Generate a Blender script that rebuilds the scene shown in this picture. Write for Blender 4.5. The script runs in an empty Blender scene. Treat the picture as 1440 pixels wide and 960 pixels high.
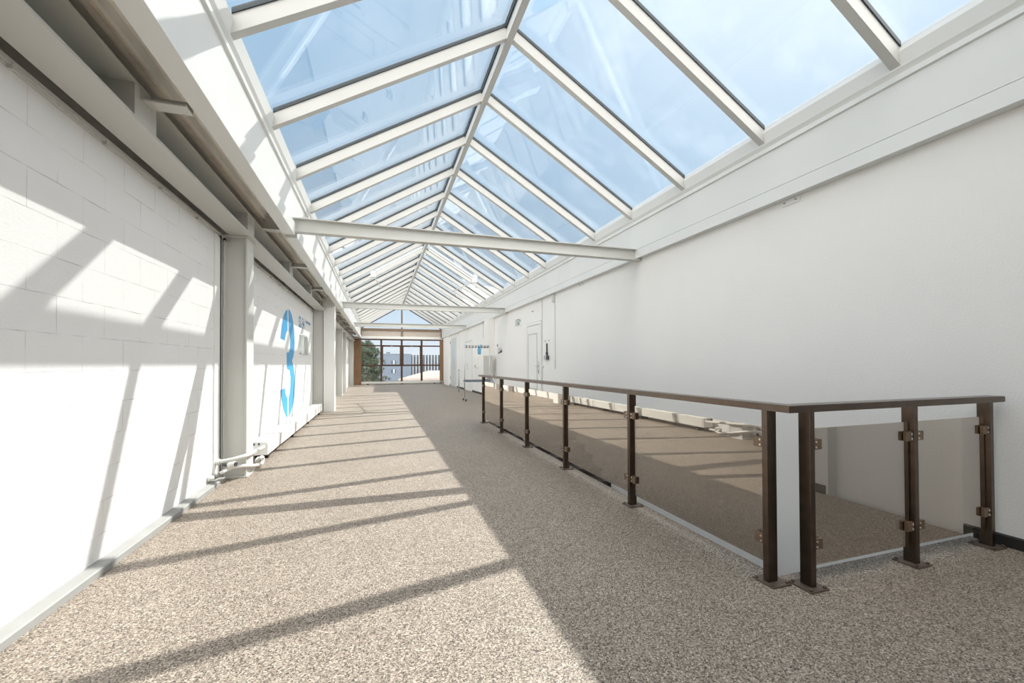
import bpy, bmesh, math, random
from mathutils import Vector, Matrix
random.seed(7)
S = bpy.context.scene
COL = S.collection
rad = math.radians

# ------------------------------------------------------------------ camera
cam_data = bpy.data.cameras.new('camera')
cam = bpy.data.objects.new('camera', cam_data)
COL.objects.link(cam)
S.camera = cam
cam_data.sensor_fit = 'HORIZONTAL'
cam_data.sensor_width = 36.0
cam_data.lens = 586.485 / 1440 * 36.0
cam_data.shift_y = 24.86 / 1440
cam_data.clip_start = 0.05
cam_data.clip_end = 500
YAW, PITCH, ROLL = rad(17.762), rad(0.669), rad(-0.2308)
_f = Vector((math.sin(YAW), math.cos(YAW), 0))
_r = Vector((math.cos(YAW), -math.sin(YAW), 0))
_u = Vector((0, 0, 1))
_f2 = _f * math.cos(PITCH) + _u * math.sin(PITCH)
_u2 = _u * math.cos(PITCH) - _f * math.sin(PITCH)
_r3 = _r * math.cos(ROLL) + _u2 * math.sin(ROLL)
_u3 = _u2 * math.cos(ROLL) - _r * math.sin(ROLL)
M = Matrix((_r3, _u3, -_f2)).transposed().to_4x4()
M.translation = Vector((0, 0, 1.1))
cam.matrix_world = M

# ------------------------------------------------------------------ light
SUN_DIR = Vector((0.83, 0.57, 1.0)).normalized()       # towards the sun
sd = bpy.data.lights.new('sun', 'SUN')
sd.energy = 8.2
sd.angle = rad(0.53)
sd.color = (1.0, 0.94, 0.85)
sun = bpy.data.objects.new('sun', sd)
COL.objects.link(sun)
sun.rotation_euler = (-SUN_DIR).to_track_quat('-Z', 'Y').to_euler()

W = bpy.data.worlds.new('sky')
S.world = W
W.use_nodes = True
wn, wl = W.node_tree.nodes, W.node_tree.links
wn.clear()
w_out = wn.new('ShaderNodeOutputWorld')
w_bg = wn.new('ShaderNodeBackground')
w_tc = wn.new('ShaderNodeTexCoord')
w_sep = wn.new('ShaderNodeSeparateXYZ')
w_ramp = wn.new('ShaderNodeValToRGB')
w_dot = wn.new('ShaderNodeVectorMath'); w_dot.operation = 'DOT_PRODUCT'
w_dot.inputs[1].default_value = SUN_DIR
w_pow = wn.new('ShaderNodeMath'); w_pow.operation = 'POWER'; w_pow.inputs[1].default_value = 12.0
w_max = wn.new('ShaderNodeMath'); w_max.operation = 'MAXIMUM'; w_max.inputs[1].default_value = 0.0
w_mul = wn.new('ShaderNodeMix'); w_mul.data_type = 'RGBA'; w_mul.blend_type = 'ADD'
wl.new(w_tc.outputs['Generated'], w_sep.inputs[0])
wl.new(w_sep.outputs['Z'], w_ramp.inputs[0])
wl.new(w_tc.outputs['Generated'], w_dot.inputs[0])
wl.new(w_dot.outputs['Value'], w_max.inputs[0])
wl.new(w_max.outputs[0], w_pow.inputs[0])
wl.new(w_pow.outputs[0], w_mul.inputs['Factor'])
wl.new(w_ramp.outputs[0], w_mul.inputs['A'])
w_mul.inputs['B'].default_value = (0.62, 0.50, 0.36, 1)
# invented warm white cloud in the unseen sky behind the viewpoint, added as indoor fill
w_fill = wn.new('ShaderNodeMapRange'); w_fill.interpolation_type = 'SMOOTHSTEP'
w_fill.inputs['From Min'].default_value = 0.22; w_fill.inputs['From Max'].default_value = -0.35
wl.new(w_sep.outputs['Y'], w_fill.inputs['Value'])
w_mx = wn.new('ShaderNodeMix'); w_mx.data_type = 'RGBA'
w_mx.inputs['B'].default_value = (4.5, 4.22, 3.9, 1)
wl.new(w_fill.outputs['Result'], w_mx.inputs['Factor'])
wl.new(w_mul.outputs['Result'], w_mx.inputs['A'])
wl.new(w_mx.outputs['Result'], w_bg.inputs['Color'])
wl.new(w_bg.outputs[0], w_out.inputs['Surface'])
cr = w_ramp.color_ramp
cr.elements[0].position = 0.0;  cr.elements[0].color = (0.90, 0.95, 1.0, 1)
cr.elements[1].position = 1.0;  cr.elements[1].color = (0.42, 0.64, 0.88, 1)
e = cr.elements.new(0.12); e.color = (0.68, 0.84, 0.98, 1)
e = cr.elements.new(0.40); e.color = (0.46, 0.68, 0.90, 1)
w_bg.inputs['Strength'].default_value = 1.0

S.view_settings.view_transform = 'Standard'
S.view_settings.look = 'None'
S.view_settings.gamma = 1.0
S.view_settings.use_curve_mapping = False
S.view_settings.exposure = 0.0
try:
    S.cycles.transparent_max_bounces = 48
    S.cycles.max_bounces = 14
    S.cycles.diffuse_bounces = 8
    S.cycles.glossy_bounces = 6
    S.cycles.use_denoising = True
    S.cycles.sample_clamp_indirect = 6.0
    S.cycles.caustics_reflective = False
    S.cycles.caustics_refractive = False
except Exception:
    pass

# ------------------------------------------------------------------ materials
def mat(name, col, rough=0.5, metal=0.0, bump=None, spec=0.5, noise=None):
    m = bpy.data.materials.new(name); m.use_nodes = True
    n, l = m.node_tree.nodes, m.node_tree.links
    b = n['Principled BSDF']
    b.inputs['Base Color'].default_value = (*col, 1)
    b.inputs['Roughness'].default_value = rough
    b.inputs['Metallic'].default_value = metal
    b.inputs['Specular IOR Level'].default_value = spec
    tc = n.new('ShaderNodeTexCoord')
    nz = n.new('ShaderNodeTexNoise')
    sc, amt = noise or (6.0, 0.05)
    nz.inputs['Scale'].default_value = sc
    nz.inputs['Detail'].default_value = 4
    l.new(tc.outputs['Object'], nz.inputs['Vector'])
    rp = n.new('ShaderNodeValToRGB')
    rp.color_ramp.elements[0].position = 0.3; rp.color_ramp.elements[1].position = 0.7
    rp.color_ramp.elements[0].color = (*[c * (1 - amt) for c in col], 1)
    rp.color_ramp.elements[1].color = (*[min(1, c * (1 + amt * .6)) for c in col], 1)
    l.new(nz.outputs['Fac'], rp.inputs[0])
    l.new(rp.outputs[0], b.inputs['Base Color'])
    if bump:
        bs, bd = bump
        n2 = n.new('ShaderNodeTexNoise'); n2.inputs['Scale'].default_value = bs
        n2.inputs['Detail'].default_value = 5
        l.new(tc.outputs['Object'], n2.inputs['Vector'])
        bp = n.new('ShaderNodeBump'); bp.inputs['Strength'].default_value = bd
        bp.inputs['Distance'].default_value = 0.01
        l.new(n2.outputs['Fac'], bp.inputs['Height'])
        l.new(bp.outputs[0], b.inputs['Normal'])
    return m

def block_wall_mat():
    """white painted concrete block: thin joints, rough face, coordinates in the wall's own Y/Z"""
    m = mat('painted_block', (0.86, 0.86, 0.85), 0.75, spec=0.2)
    n, l = m.node_tree.nodes, m.node_tree.links
    b = n['Principled BSDF']
    tc = n.new('ShaderNodeTexCoord')
    sp = n.new('ShaderNodeSeparateXYZ'); cb = n.new('ShaderNodeCombineXYZ')
    l.new(tc.outputs['Object'], sp.inputs[0])
    l.new(sp.outputs['Y'], cb.inputs['X']); l.new(sp.outputs['Z'], cb.inputs['Y'])
    wob = n.new('ShaderNodeTexNoise'); wob.inputs['Scale'].default_value = 9
    l.new(cb.outputs[0], wob.inputs['Vector'])
    mx = n.new('ShaderNodeMix'); mx.data_type = 'VECTOR'; mx.inputs['Factor'].default_value = 0.006
    l.new(cb.outputs[0], mx.inputs['A']); l.new(wob.outputs['Color'], mx.inputs['B'])
    br = n.new('ShaderNodeTexBrick')
    br.offset = 0.5
    br.inputs['Scale'].default_value = 1.0
    br.inputs['Mortar Size'].default_value = 0.0030
    br.inputs['Mortar Smooth'].default_value = 0.6
    br.inputs['Brick Width'].default_value = 0.36
    br.inputs['Row Height'].default_value = 0.178
    br.inputs['Color1'].default_value = (0.82, 0.82, 0.815, 1)
    br.inputs['Color2'].default_value = (0.795, 0.795, 0.79, 1)
    br.inputs['Mortar'].default_value = (0.42, 0.41, 0.395, 1)
    l.new(mx.outputs['Result'], br.inputs['Vector'])
    # joints are partly filled with paint
    nz = n.new('ShaderNodeTexNoise'); nz.inputs['Scale'].default_value = 5.5; nz.inputs['Detail'].default_value = 4
    l.new(cb.outputs[0], nz.inputs['Vector'])
    rp = n.new('ShaderNodeValToRGB'); rp.color_ramp.elements[0].position = 0.40; rp.color_ramp.elements[1].position = 0.70
    l.new(nz.outputs['Fac'], rp.inputs[0])
    mm = n.new('ShaderNodeMix'); mm.data_type = 'RGBA'
    l.new(rp.outputs[0], mm.inputs['Factor'])
    mm.inputs['A'].default_value = (0.81, 0.81, 0.805, 1)
    l.new(br.outputs['Color'], mm.inputs['B'])
    l.new(mm.outputs['Result'], b.inputs['Base Color'])
    fine = n.new('ShaderNodeTexNoise'); fine.inputs['Scale'].default_value = 90; fine.inputs['Detail'].default_value = 4
    l.new(tc.outputs['Object'], fine.inputs['Vector'])
    sub = n.new('ShaderNodeMath'); sub.operation = 'MULTIPLY_ADD'
    l.new(br.outputs['Fac'], sub.inputs[0]); sub.inputs[1].default_value = -0.8
    l.new(fine.outputs['Fac'], sub.inputs[2])
    bp = n.new('ShaderNodeBump'); bp.inputs['Strength'].default_value = 0.3; bp.inputs['Distance'].default_value = 0.006
    l.new(sub.outputs[0], bp.inputs['Height'])
    l.new(bp.outputs[0], b.inputs['Normal'])
    return m

def floor_mat():
    """resin bound stone carpet: small grey, tan, dark and white pebbles"""
    m = mat('stone_carpet', (0.36, 0.31, 0.26), 0.55, spec=0.35)
    n, l = m.node_tree.nodes, m.node_tree.links
    b = n['Principled BSDF']
    tc = n.new('ShaderNodeTexCoord')
    v = n.new('ShaderNodeTexVoronoi'); v.inputs['Scale'].default_value = 205
    l.new(tc.outputs['Object'], v.inputs['Vector'])
    sp = n.new('ShaderNodeSeparateXYZ')
    l.new(v.outputs['Color'], sp.inputs[0])
    rp = n.new('ShaderNodeValToRGB'); rp.color_ramp.interpolation = 'CONSTANT'
    pal = [(0.0, (0.075, 0.061, 0.049)), (0.14, (0.155, 0.128, 0.104)), (0.33, (0.265, 0.222, 0.180)),
           (0.56, (0.335, 0.283, 0.232)), (0.76, (0.415, 0.355, 0.295)), (0.92, (0.58, 0.515, 0.44))]
    r = rp.color_ramp
    r.elements[0].position, r.elements[0].color = 0, (*pal[0][1], 1)
    r.elements[1].position, r.elements[1].color = pal[1][0], (*pal[1][1], 1)
    for p, c in pal[2:]:
        q = r.elements.new(p); q.color = (*c, 1)
    l.new(sp.outputs['X'], rp.inputs[0])
    big = n.new('ShaderNodeTexNoise'); big.inputs['Scale'].default_value = 1.6; big.inputs['Detail'].default_value = 5
    l.new(tc.outputs['Object'], big.inputs['Vector'])
    r2 = n.new('ShaderNodeValToRGB')
    r2.color_ramp.elements[0].position = 0.3; r2.color_ramp.elements[0].color = (0.88, 0.87, 0.86, 1)
    r2.color_ramp.elements[1].position = 0.75; r2.color_ramp.elements[1].color = (1, 1, 1, 1)
    l.new(big.outputs['Fac'], r2.inputs[0])
    mx = n.new('ShaderNodeMix'); mx.data_type = 'RGBA'; mx.blend_type = 'MULTIPLY'; mx.inputs['Factor'].default_value = 1
    l.new(rp.outputs[0], mx.inputs['A']); l.new(r2.outputs[0], mx.inputs['B'])
    l.new(mx.outputs['Result'], b.inputs['Base Color'])
    bp = n.new('ShaderNodeBump'); bp.inputs['Strength'].default_value = 0.35; bp.inputs['Distance'].default_value = 0.003
    bp.invert = True
    l.new(v.outputs['Distance'], bp.inputs['Height'])
    l.new(bp.outputs[0], b.inputs['Normal'])
    return m

def glass_mat(name, tint, r0, power=5.0, grime=0.0, gloss_col=(1, 1, 1)):
    """thin pane: tinted see-through plus a mirror reflection that grows at grazing angles"""
    m = bpy.data.materials.new(name); m.use_nodes = True
    n, l = m.node_tree.nodes, m.node_tree.links
    n.clear()
    out = n.new('ShaderNodeOutputMaterial')
    tr = n.new('ShaderNodeBsdfTransparent'); tr.inputs[0].default_value = (*tint, 1)
    gl = n.new('ShaderNodeBsdfGlossy'); gl.inputs['Roughness'].default_value = 0.0
    gl.inputs['Color'].default_value = (*gloss_col, 1)
    lw = n.new('ShaderNodeLayerWeight'); lw.inputs['Blend'].default_value = 0.5
    pw = n.new('ShaderNodeMath'); pw.operation = 'POWER'; pw.inputs[1].default_value = power
    l.new(lw.outputs['Facing'], pw.inputs[0])
    ma = n.new('ShaderNodeMath'); ma.operation = 'MULTIPLY_ADD'
    l.new(pw.outputs[0], ma.inputs[0]); ma.inputs[1].default_value = 1 - r0; ma.inputs[2].default_value = r0
    mx = n.new('ShaderNodeMixShader')
    l.new(ma.outputs[0], mx.inputs[0]); l.new(tr.outputs[0], mx.inputs[1]); l.new(gl.outputs[0], mx.inputs[2])
    last = mx
    if grime:
        tc = n.new('ShaderNodeTexCoord')
        a = n.new('ShaderNodeTexNoise'); a.inputs['Scale'].default_value = 1.3; a.inputs['Detail'].default_value = 6
        a.inputs['Roughness'].default_value = 0.65
        l.new(tc.outputs['Object'], a.inputs['Vector'])
        rp = n.new('ShaderNodeValToRGB')
        rp.color_ramp.elements[0].position = 0.48; rp.color_ramp.elements[0].color = (0, 0, 0, 1)
        rp.color_ramp.elements[1].position = 0.78; rp.color_ramp.elements[1].color = (grime, grime, grime, 1)
        l.new(a.outputs['Fac'], rp.inputs[0])
        df = n.new('ShaderNodeBsdfTranslucent'); df.inputs[0].default_value = (0.85, 0.87, 0.88, 1)
        m2 = n.new('ShaderNodeMixShader')
        l.new(rp.outputs[0], m2.inputs[0]); l.new(mx.outputs[0], m2.inputs[1]); l.new(df.outputs[0], m2.inputs[2])
        last = m2
    l.new(last.outputs[0], out.inputs[0])
    return m

M_BLOCK = block_wall_mat()
M_FLOOR = floor_mat()
M_PLASTER = mat('white_plaster', (0.84, 0.83, 0.81), 0.8, bump=(75, 0.22), spec=0.2, noise=(1.2, 0.02))
M_WHITE = mat('white_lacquer', (0.82, 0.82, 0.80), 0.45, noise=(2, 0.02))
M_FASCIA = mat('fascia_panel', (0.75, 0.76, 0.745), 0.4, noise=(1.5, 0.02))
M_STEEL = mat('painted_steel', (0.60, 0.60, 0.575), 0.5, noise=(2, 0.03))
M_RAFTER = mat('rafter_paint', (0.60, 0.60, 0.58), 0.45, noise=(3, 0.03))
M_CURB = mat('curb_paint', (0.31, 0.31, 0.30), 0.6, noise=(8, 0.06))
M_DECK = mat('deck_steel', (0.84, 0.83, 0.80), 0.55, noise=(5, 0.06))
M_DECKWOOD = mat('deck_board', (0.82, 0.77, 0.70), 0.7, noise=(12, 0.12))
M_DARK = mat('dark_gap', (0.03, 0.028, 0.026), 0.8)
M_GASKET = mat('rubber_gasket', (0.035, 0.05, 0.06), 0.5)
M_BRONZE = mat('bronze_anodised', (0.135, 0.102, 0.082), 0.30, metal=1.0, noise=(20, 0.12), spec=0.5)
M_PLATE = mat('bronze_plate', (0.14, 0.105, 0.085), 0.5, metal=0.4, noise=(20, 0.15))
M_CLAMP = mat('bronze_clamp', (0.20, 0.135, 0.09), 0.4, metal=0.5, noise=(20, 0.1))
M_SCREW = mat('screw_steel', (0.7, 0.66, 0.6), 0.3, metal=1.0)
M_STONE = mat('dark_stair_stone', (0.045, 0.036, 0.030), 0.55, noise=(30, 0.3))
M_FRAME = mat('brown_window_frame', (0.075, 0.035, 0.017), 0.45, noise=(6, 0.15))
M_BROWN = mat('brown_panel', (0.25, 0.145, 0.08), 0.55, noise=(3, 0.12))
M_TRANSOM = mat('brown_transom', (0.20, 0.135, 0.09), 0.5, noise=(3, 0.1))
M_BEIGE = mat('beige_panel', (0.50, 0.44, 0.38), 0.6)
M_BLUE = mat('blue_vinyl', (0.06, 0.36, 0.68), 0.5, noise=(2, 0.02))
M_DBLUE = mat('dark_blue_print', (0.07, 0.22, 0.42), 0.5)
M_BASE = mat('black_baseboard', (0.02, 0.018, 0.017), 0.45)
M_CHROME = mat('brushed_steel', (0.62, 0.62, 0.62), 0.3, metal=1.0)
M_GREY = mat('grey_plastic', (0.45, 0.45, 0.45), 0.5)
M_DGREY = mat('dark_grey_plastic', (0.05, 0.05, 0.06), 0.45)
M_SHOE = mat('blue_grey_slats', (0.16, 0.20, 0.25), 0.5)
M_TEAL = mat('teal_sign', (0.02, 0.12, 0.13), 0.5)
M_DOORBLUE = mat('pale_grey_door', (0.62, 0.66, 0.68), 0.5)
M_GARM = mat('pale_blue_cloth', (0.16, 0.40, 0.62), 0.9, bump=(40, 0.3))
M_RADI = mat('radiator_enamel', (0.72, 0.72, 0.69), 0.35, noise=(2, 0.02))
M_ROOFSKY = glass_mat('skylight_glass', (0.94, 0.965, 0.985), 0.04, 3.3, grime=0.03)
M_SMOKE = glass_mat('smoked_glass', (0.50, 0.46, 0.42), 0.15, 1.5, gloss_col=(1.0, 0.95, 0.89))
M_WINGLASS = glass_mat('window_glass', (0.97, 0.98, 0.99), 0.03, 5.0)
M_ACRYL = glass_mat('acrylic', (0.95, 0.97, 0.965), 0.05, 4.0)
# outside
M_NEEDLE = mat('pine_needles', (0.085, 0.125, 0.085), 0.8, noise=(1.6, 0.55))
M_BARK = mat('pine_bark', (0.16, 0.10, 0.065), 0.9, bump=(20, 0.5))
M_BLDG = mat('blue_grey_cladding', (0.135, 0.175, 0.235), 0.7, noise=(0.3, 0.04))
M_BGLASS = mat('dark_facade_glass', (0.07, 0.10, 0.14), 0.25)
M_FIN = mat('pale_fin', (0.42, 0.46, 0.50), 0.5)
M_GRAVEL = mat('pale_roof_gravel', (0.27, 0.245, 0.225), 0.9, noise=(3, 0.08))
M_GROUND = mat('outside_ground', (0.16, 0.17, 0.12), 0.95, noise=(0.3, 0.3))

# ------------------------------------------------------------------ mesh helpers
class MB:
    def __init__(self): self.bm = bmesh.new()
    def box(self, x0, x1, y0, y1, z0, z1, bev=0.0):
        v = [self.bm.verts.new(p) for p in
             ((x0, y0, z0), (x1, y0, z0), (x1, y1, z0), (x0, y1, z0), (x0, y0, z1), (x1, y0, z1), (x1, y1, z1), (x0, y1, z1))]
        fs = [(3, 2, 1, 0), (4, 5, 6, 7), (0, 1, 5, 4), (1, 2, 6, 5), (2, 3, 7, 6), (3, 0, 4, 7)]
        ff = [self.bm.faces.new([v[i] for i in f]) for f in fs]
        if bev:
            es = list({ed for f in ff for ed in f.edges})
            bmesh.ops.bevel(self.bm, geom=es, offset=bev, segments=2, profile=0.5, affect='EDGES')
        return self
    def prism(self, pts, axis, a, b):
        """extrude a 2D outline along an axis: 'x' -> (y,z), 'y' -> (x,z), 'z' -> (x,y)"""
        def P(p, t):
            return {'x': (t, p[0], p[1]), 'y': (p[0], t, p[1]), 'z': (p[0], p[1], t)}[axis]
        A = [self.bm.verts.new(P(p, a)) for p in pts]
        B = [self.bm.verts.new(P(p, b)) for p in pts]
        n = len(pts)
        self.bm.faces.new(A); self.bm.faces.new(B[::-1])
        for i in range(n):
            self.bm.faces.new((A[i], B[i], B[(i + 1) % n], A[(i + 1) % n]))
        return self
    def tube(self, pts, r, seg=10, cap=True):
        pts = [Vector(p) for p in pts]
        rings = []
        up = None
        for i, p in enumerate(pts):
            d = (pts[min(i + 1, len(pts) - 1)] - pts[max(i - 1, 0)]).normalized()
            if up is None or abs(up.dot(d)) > 0.95:
                up = Vector((0, 0, 1)) if abs(d.z) < 0.9 else Vector((1, 0, 0))
            s = d.cross(up).normalized(); t = s.cross(d).normalized(); up = t
            rings.append([self.bm.verts.new(p + r * (math.cos(2 * math.pi * k / seg) * s + math.sin(2 * math.pi * k / seg) * t)) for k in range(seg)])
        for a, b in zip(rings, rings[1:]):
            for k in range(seg):
                f = self.bm.faces.new((a[k], a[(k + 1) % seg], b[(k + 1) % seg], b[k])); f.smooth = True
        if cap:
            self.bm.faces.new(rings[0][::-1]); self.bm.faces.new(rings[-1])
        return self
    def build(self, name, m, parent=None):
        bmesh.ops.recalc_face_normals(self.bm, faces=self.bm.faces)
        me = bpy.data.meshes.new(name)
        self.bm.to_mesh(me); self.bm.free()
        me.materials.append(m)
        o = bpy.data.objects.new(name, me)
        COL.objects.link(o)
        if parent is not None:
            o.parent = parent
            o.matrix_parent_inverse = parent_inv(parent)
        return o

def parent_inv(p):
    # parts are modelled in world coordinates: a thing's Empty is only moved, a part itself sits at the world origin
    return Matrix.Translation(-p.location) if p.parent is None else Matrix.Identity(4)

def tag(o, label=None, cat=None, group=None, kind=None):
    if label: o['label'] = label
    if cat: o['category'] = cat
    if group: o['group'] = group
    if kind: o['kind'] = kind
    return o
def thing(name, label, cat, loc=(0, 0, 0), group=None):
    o = bpy.data.objects.new(name, None); COL.objects.link(o)
    o.location = loc; o.empty_display_size = 0.1
    return tag(o, label, cat, group)
def struct(o, label=None, cat=None): return tag(o, label, cat, kind='structure')
def arc(c, r, a0, a1, n, plane='yz', x=0):
    out = []
    for i in range(n + 1):
        a = rad(a0 + (a1 - a0) * i / n)
        u, v = c[0] + r * math.cos(a), c[1] + r * math.sin(a)
        out.append((x, u, v) if plane == 'yz' else (u, x, v) if plane == 'xz' else (u, v, x))
    return out

# ------------------------------------------------------------------ main dimensions
XW = 3.573           # right wall
XL = -1.45           # left block wall
YE = 24.23           # end window wall
YB = -5.0            # wall behind the camera
XFL, XFR = -0.9125, 3.487     # inner faces of the two fascias
XM = 0.5 * (XFL + XFR)        # ridge
TAN = 0.6
ZF, ZR = 3.139, 4.459
Y0, BAY = 4.0755, 1.0688
WX0, WY0, WY1 = 1.968, 1.645, 7.78    # stairwell opening

# ------------------------------------------------------------------ floor and shell
fl = MB()
fl.box(-1.8, WX0, YB, YE + .1, -0.25, 0)
fl.box(WX0, XW, YB, WY0, -0.25, 0)
fl.box(WX0, XW, WY1, YE + .1, -0.25, 0)
struct(fl.build('floor', M_FLOOR), 'speckled stone carpet floor of the long corridor', 'floor')
lf = MB().box(-1.8, XW + .3, YB, WY1 + 2, -3.2, -3.0)
struct(lf.build('floor', M_STONE), 'dark lower floor at the foot of the stairwell', 'floor')
wr = MB().box(XW, XW + .3, YB, 0.52, -3.0, 3.05).box(XW, XW + .3, 1.36, YE + .1, -3.0, 3.05).box(XW + .10, XW + .3, 0.52, 1.36, -3.0, 3.05).box(XW, XW + .3, 0.52, 1.36, 2.08, 3.05).box(XW, XW + .3, 0.52, 1.36, -3.0, -.25)
struct(wr.build('wall_right', M_PLASTER), 'long plain white plastered wall on the right', 'wall')
ww = MB().box(WX0 - .12, WX0 - .002, WY0 - .1, WY1 + .1, -3.0, -0.25).box(WX0 - .12, XW, WY0 - .22, WY0 - .1, -3.0, -0.25)
struct(ww.build('wall_stairwell', M_PLASTER), 'white wall lining the stairwell below the floor', 'wall')
wlft = MB().box(XL - .15, XL, YB, YE + .1, 0, 2.36)
struct(wlft.build('wall_left', M_BLOCK), 'white painted concrete block wall on the left', 'wall')
wlo = MB().box(-1.95, -1.75, YB, YE + .1, 0, 2.72)
struct(wlo.build('wall_outer', M_DECK), 'outer wall skin behind the left beam', 'wall')
wb = MB().box(-1.95, XW + .3, YB - .2, YB, -0.25, 3.1)
struct(wb.build('wall_back', M_BROWN), 'brown panelled wall behind the viewpoint', 'wall')
YSK = Y0 - 5 * BAY - .05      # near end of the skylight, behind the viewpoint
cr_ = MB().box(-1.95, XW + .3, YB, YSK, 2.75, 3.1)
struct(cr_.build('ceiling', M_PLASTER), 'flat ceiling behind the viewpoint', 'ceiling')
# gable wall behind the camera
gb = MB().prism([(XFL - .1, 3.05), (XFR + .1, 3.05), (XFR, 3.2), (XM, 4.62), (XFL, 3.2)], 'y', YSK - .15, YSK)
struct(gb.build('wall_gable', M_PLASTER), 'white gable wall behind the viewpoint', 'wall')

# right fascia: two flush boards with a joint
fr = MB().box(XFR, XW, YB, YE, 2.717, 3.07).box(XFR, XW, YB, YE, 2.593, 2.713).box(XFR + .012, XW, YB, YE, 2.70, 2.73)
struct(fr.build('trim_2', M_FASCIA), 'pale grey fascia board below the right edge of the skylight', 'trim')
rs = MB().box(XW - .02, XW + 3.5, YB, YE, 2.9, 3.12)
struct(rs.build('ceiling_right', M_DECK), 'flat roof slab beyond the right wall', 'roof')
# left fascia
fL = MB().box(XFL - .05, XFL, YB, YE, 2.668, 3.07).box(-1.0, XFL - .01, YB, YE, 2.64, 2.70)
for a, b in ((YB, 5.055), (5.18, 11.488), (11.612, 17.028), (17.152, YE)):
    fL.box(-0.985, -0.87, a, b, 2.523, 2.658)
struct(fL.build('trim_3', M_FASCIA), 'white fascia board below the left edge of the skylight', 'trim')
# deck above the left beam: profiled sheet and boards running along the corridor
dk = MB().box(-1.95, XFL - .04, YB, YE, 2.735, 3.1)
for x0, x1, z in ((-1.075, -0.99, 2.688), (-1.172, -1.152, 2.672), (-1.40, -1.36, 2.69), (-1.52, -1.46, 2.69)):
    dk.box(x0, x1, YB, YE, z, 2.74)
struct(dk.build('ceiling_left', M_DECK), 'profiled grey metal deck above the left steel beam', 'ceiling')
db = MB()
for x0, x1, z in ((-1.206, -1.174, 2.690), (-1.241, -1.209, 2.690)):
    db.box(x0, x1, YB, YE, z, 2.74)
struct(db.build('trim_4', M_DECKWOOD), 'timber boards running along the metal deck', 'trim')

# curb along the left wall and black baseboard on the right
cb = MB().prism([(XL, 0.0), (-1.383, 0.0), (-1.383, 0.034), (-1.39, 0.040), (XL, 0.046)], 'y', YB, 4.62)
struct(cb.build('baseboard_left', M_CURB), 'low grey painted curb along the foot of the left wall', 'baseboard')
for (a, b) in ((YB, 0.5), (1.37, WY0 - .02), (WY1 + .02, 8.86), (9.98, 16.33), (17.85, 19.75), (21.6, YE)):
    bb = MB().prism([(XW, 0), (XW - .014, 0), (XW - .014, 0.062), (XW - .004, 0.07), (XW, 0.07)], 'y', a, b)
    struct(bb.build('baseboard_right', M_BASE), 'black baseboard strip at the foot of the right wall', 'baseboard')

# narrow metal channel and clips at the head of the left wall
ch = MB().box(XL, XL + .016, YB, YE, 2.338, 2.362).box(XL, XL + .004, YB, YE, 2.322, 2.326)
y = 1.0
while y < 23:
    ch.box(XL, XL + .022, y, y + .02, 2.320, 2.345); y += 0.62
struct(ch.build('trim_5', M_STEEL), 'thin metal channel along the head of the left block wall', 'trim')

# ------------------------------------------------------------------ left steel beam with stiffeners
bx0, bx1, bz0, bz1 = -1.392, -1.192, 2.375, 2.575
sb = thing('steel_beam', 'long white steel beam lying above the left block wall, carried by the columns', 'beam', ((bx0 + bx1) / 2, 10, bz0))
bm_ = MB().box(bx0, bx1, YB, YE - .3, bz0, bz0 + .016).box(bx0, bx1, YB, YE - .3, bz1 - .016, bz1)
bm_.box(-1.372, -1.360, YB, YE - .3, bz0 + .016, bz1 - .016)
bm_.build('flanged_web', M_STEEL, sb)
for yy in (0.75, 2.73, 4.68, 6.67, 8.57, 10.45, 12.5, 14.4, 16.3, 18.2, 20.2):
    MB().box(bx1 - .014, bx1 - .002, yy - .11, yy + .11, bz0 + .016, bz1 - .016).box(-1.36, bx1 - .014, yy - .11, yy - .10, bz0 + .016, bz1 - .016).box(-1.36, bx1 - .014, yy + .10, yy + .11, bz0 + .016, bz1 - .016).build('stiffener_plate', M_STEEL, sb)
    if abs(yy - 4.68) > .1 and abs(yy - 10.45) > .1:
        MB().box(bx1 - .005, -0.995, yy - .045, yy + .045, 2.505, 2.515).box(bx1 - .005, -0.995, yy + .037, yy + .045, 2.515, 2.575)\
            .box(bx1 - .012, bx1 + .004, yy - .06, yy + .06, 2.50, 2.575).build('outrigger_bracket', M_STEEL, sb)
    else:
        o = MB().box(bx1 - .012, bx1 + .003, yy - .06, yy + .05, 2.47, 2.56)
        o.build('bolt_plate', M_STEEL, sb)

# ------------------------------------------------------------------ columns on the left
def h_column(y0, label, y1=None):
    y1 = y1 or y0 + .235
    t = thing('steel_column', label, 'column', (-1.34, (y0 + y1) / 2, 0), 'columns along the left wall')
    MB().box(-1.252, -1.238, y0, y1, 0.012, 2.375).box(-1.442, -1.428, y0, y1, 0.012, 2.375)\
        .box(-1.43, -1.25, y0 + .02, y0 + .035, 0.012, 2.375).build('shaft', M_STEEL, t)
    MB().box(-1.444, -1.225, y0 - .02, y1 + .02, 0, 0.012).build('base_plate', M_STEEL, t)
    MB().box(-1.43, -1.225, y0 - .015, y1 + .015, 2.36, 2.3745).build('cap_plate', M_STEEL, t)
    return t
h_column(4.72, 'white steel column standing on the floor just before the blue numeral')
h_column(10.62, 'white steel column half hidden behind the wide boxed pillar')
h_column(16.05, 'white steel column in the third row, next beyond the wide boxed pillar')
h_column(17.85, 'slim white steel column between the third row column and the far left door')
h_column(23.0, 'white steel column at the far left end next to the brown panel', 23.3)
bp = thing('boxed_pillar', 'wide white boxed pillar reaching up past the beam beyond the blue numeral', 'pillar', (-1.1, 10.75, 0))
MB().box(-1.225, -0.985, 10.62, 10.95, 0, 2.44, .004).build('lower_casing', M_WHITE, bp)
MB().box(-1.23, -0.98, 10.615, 10.955, 2.44, 2.73, .004).build('upper_casing', M_WHITE, bp)
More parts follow.
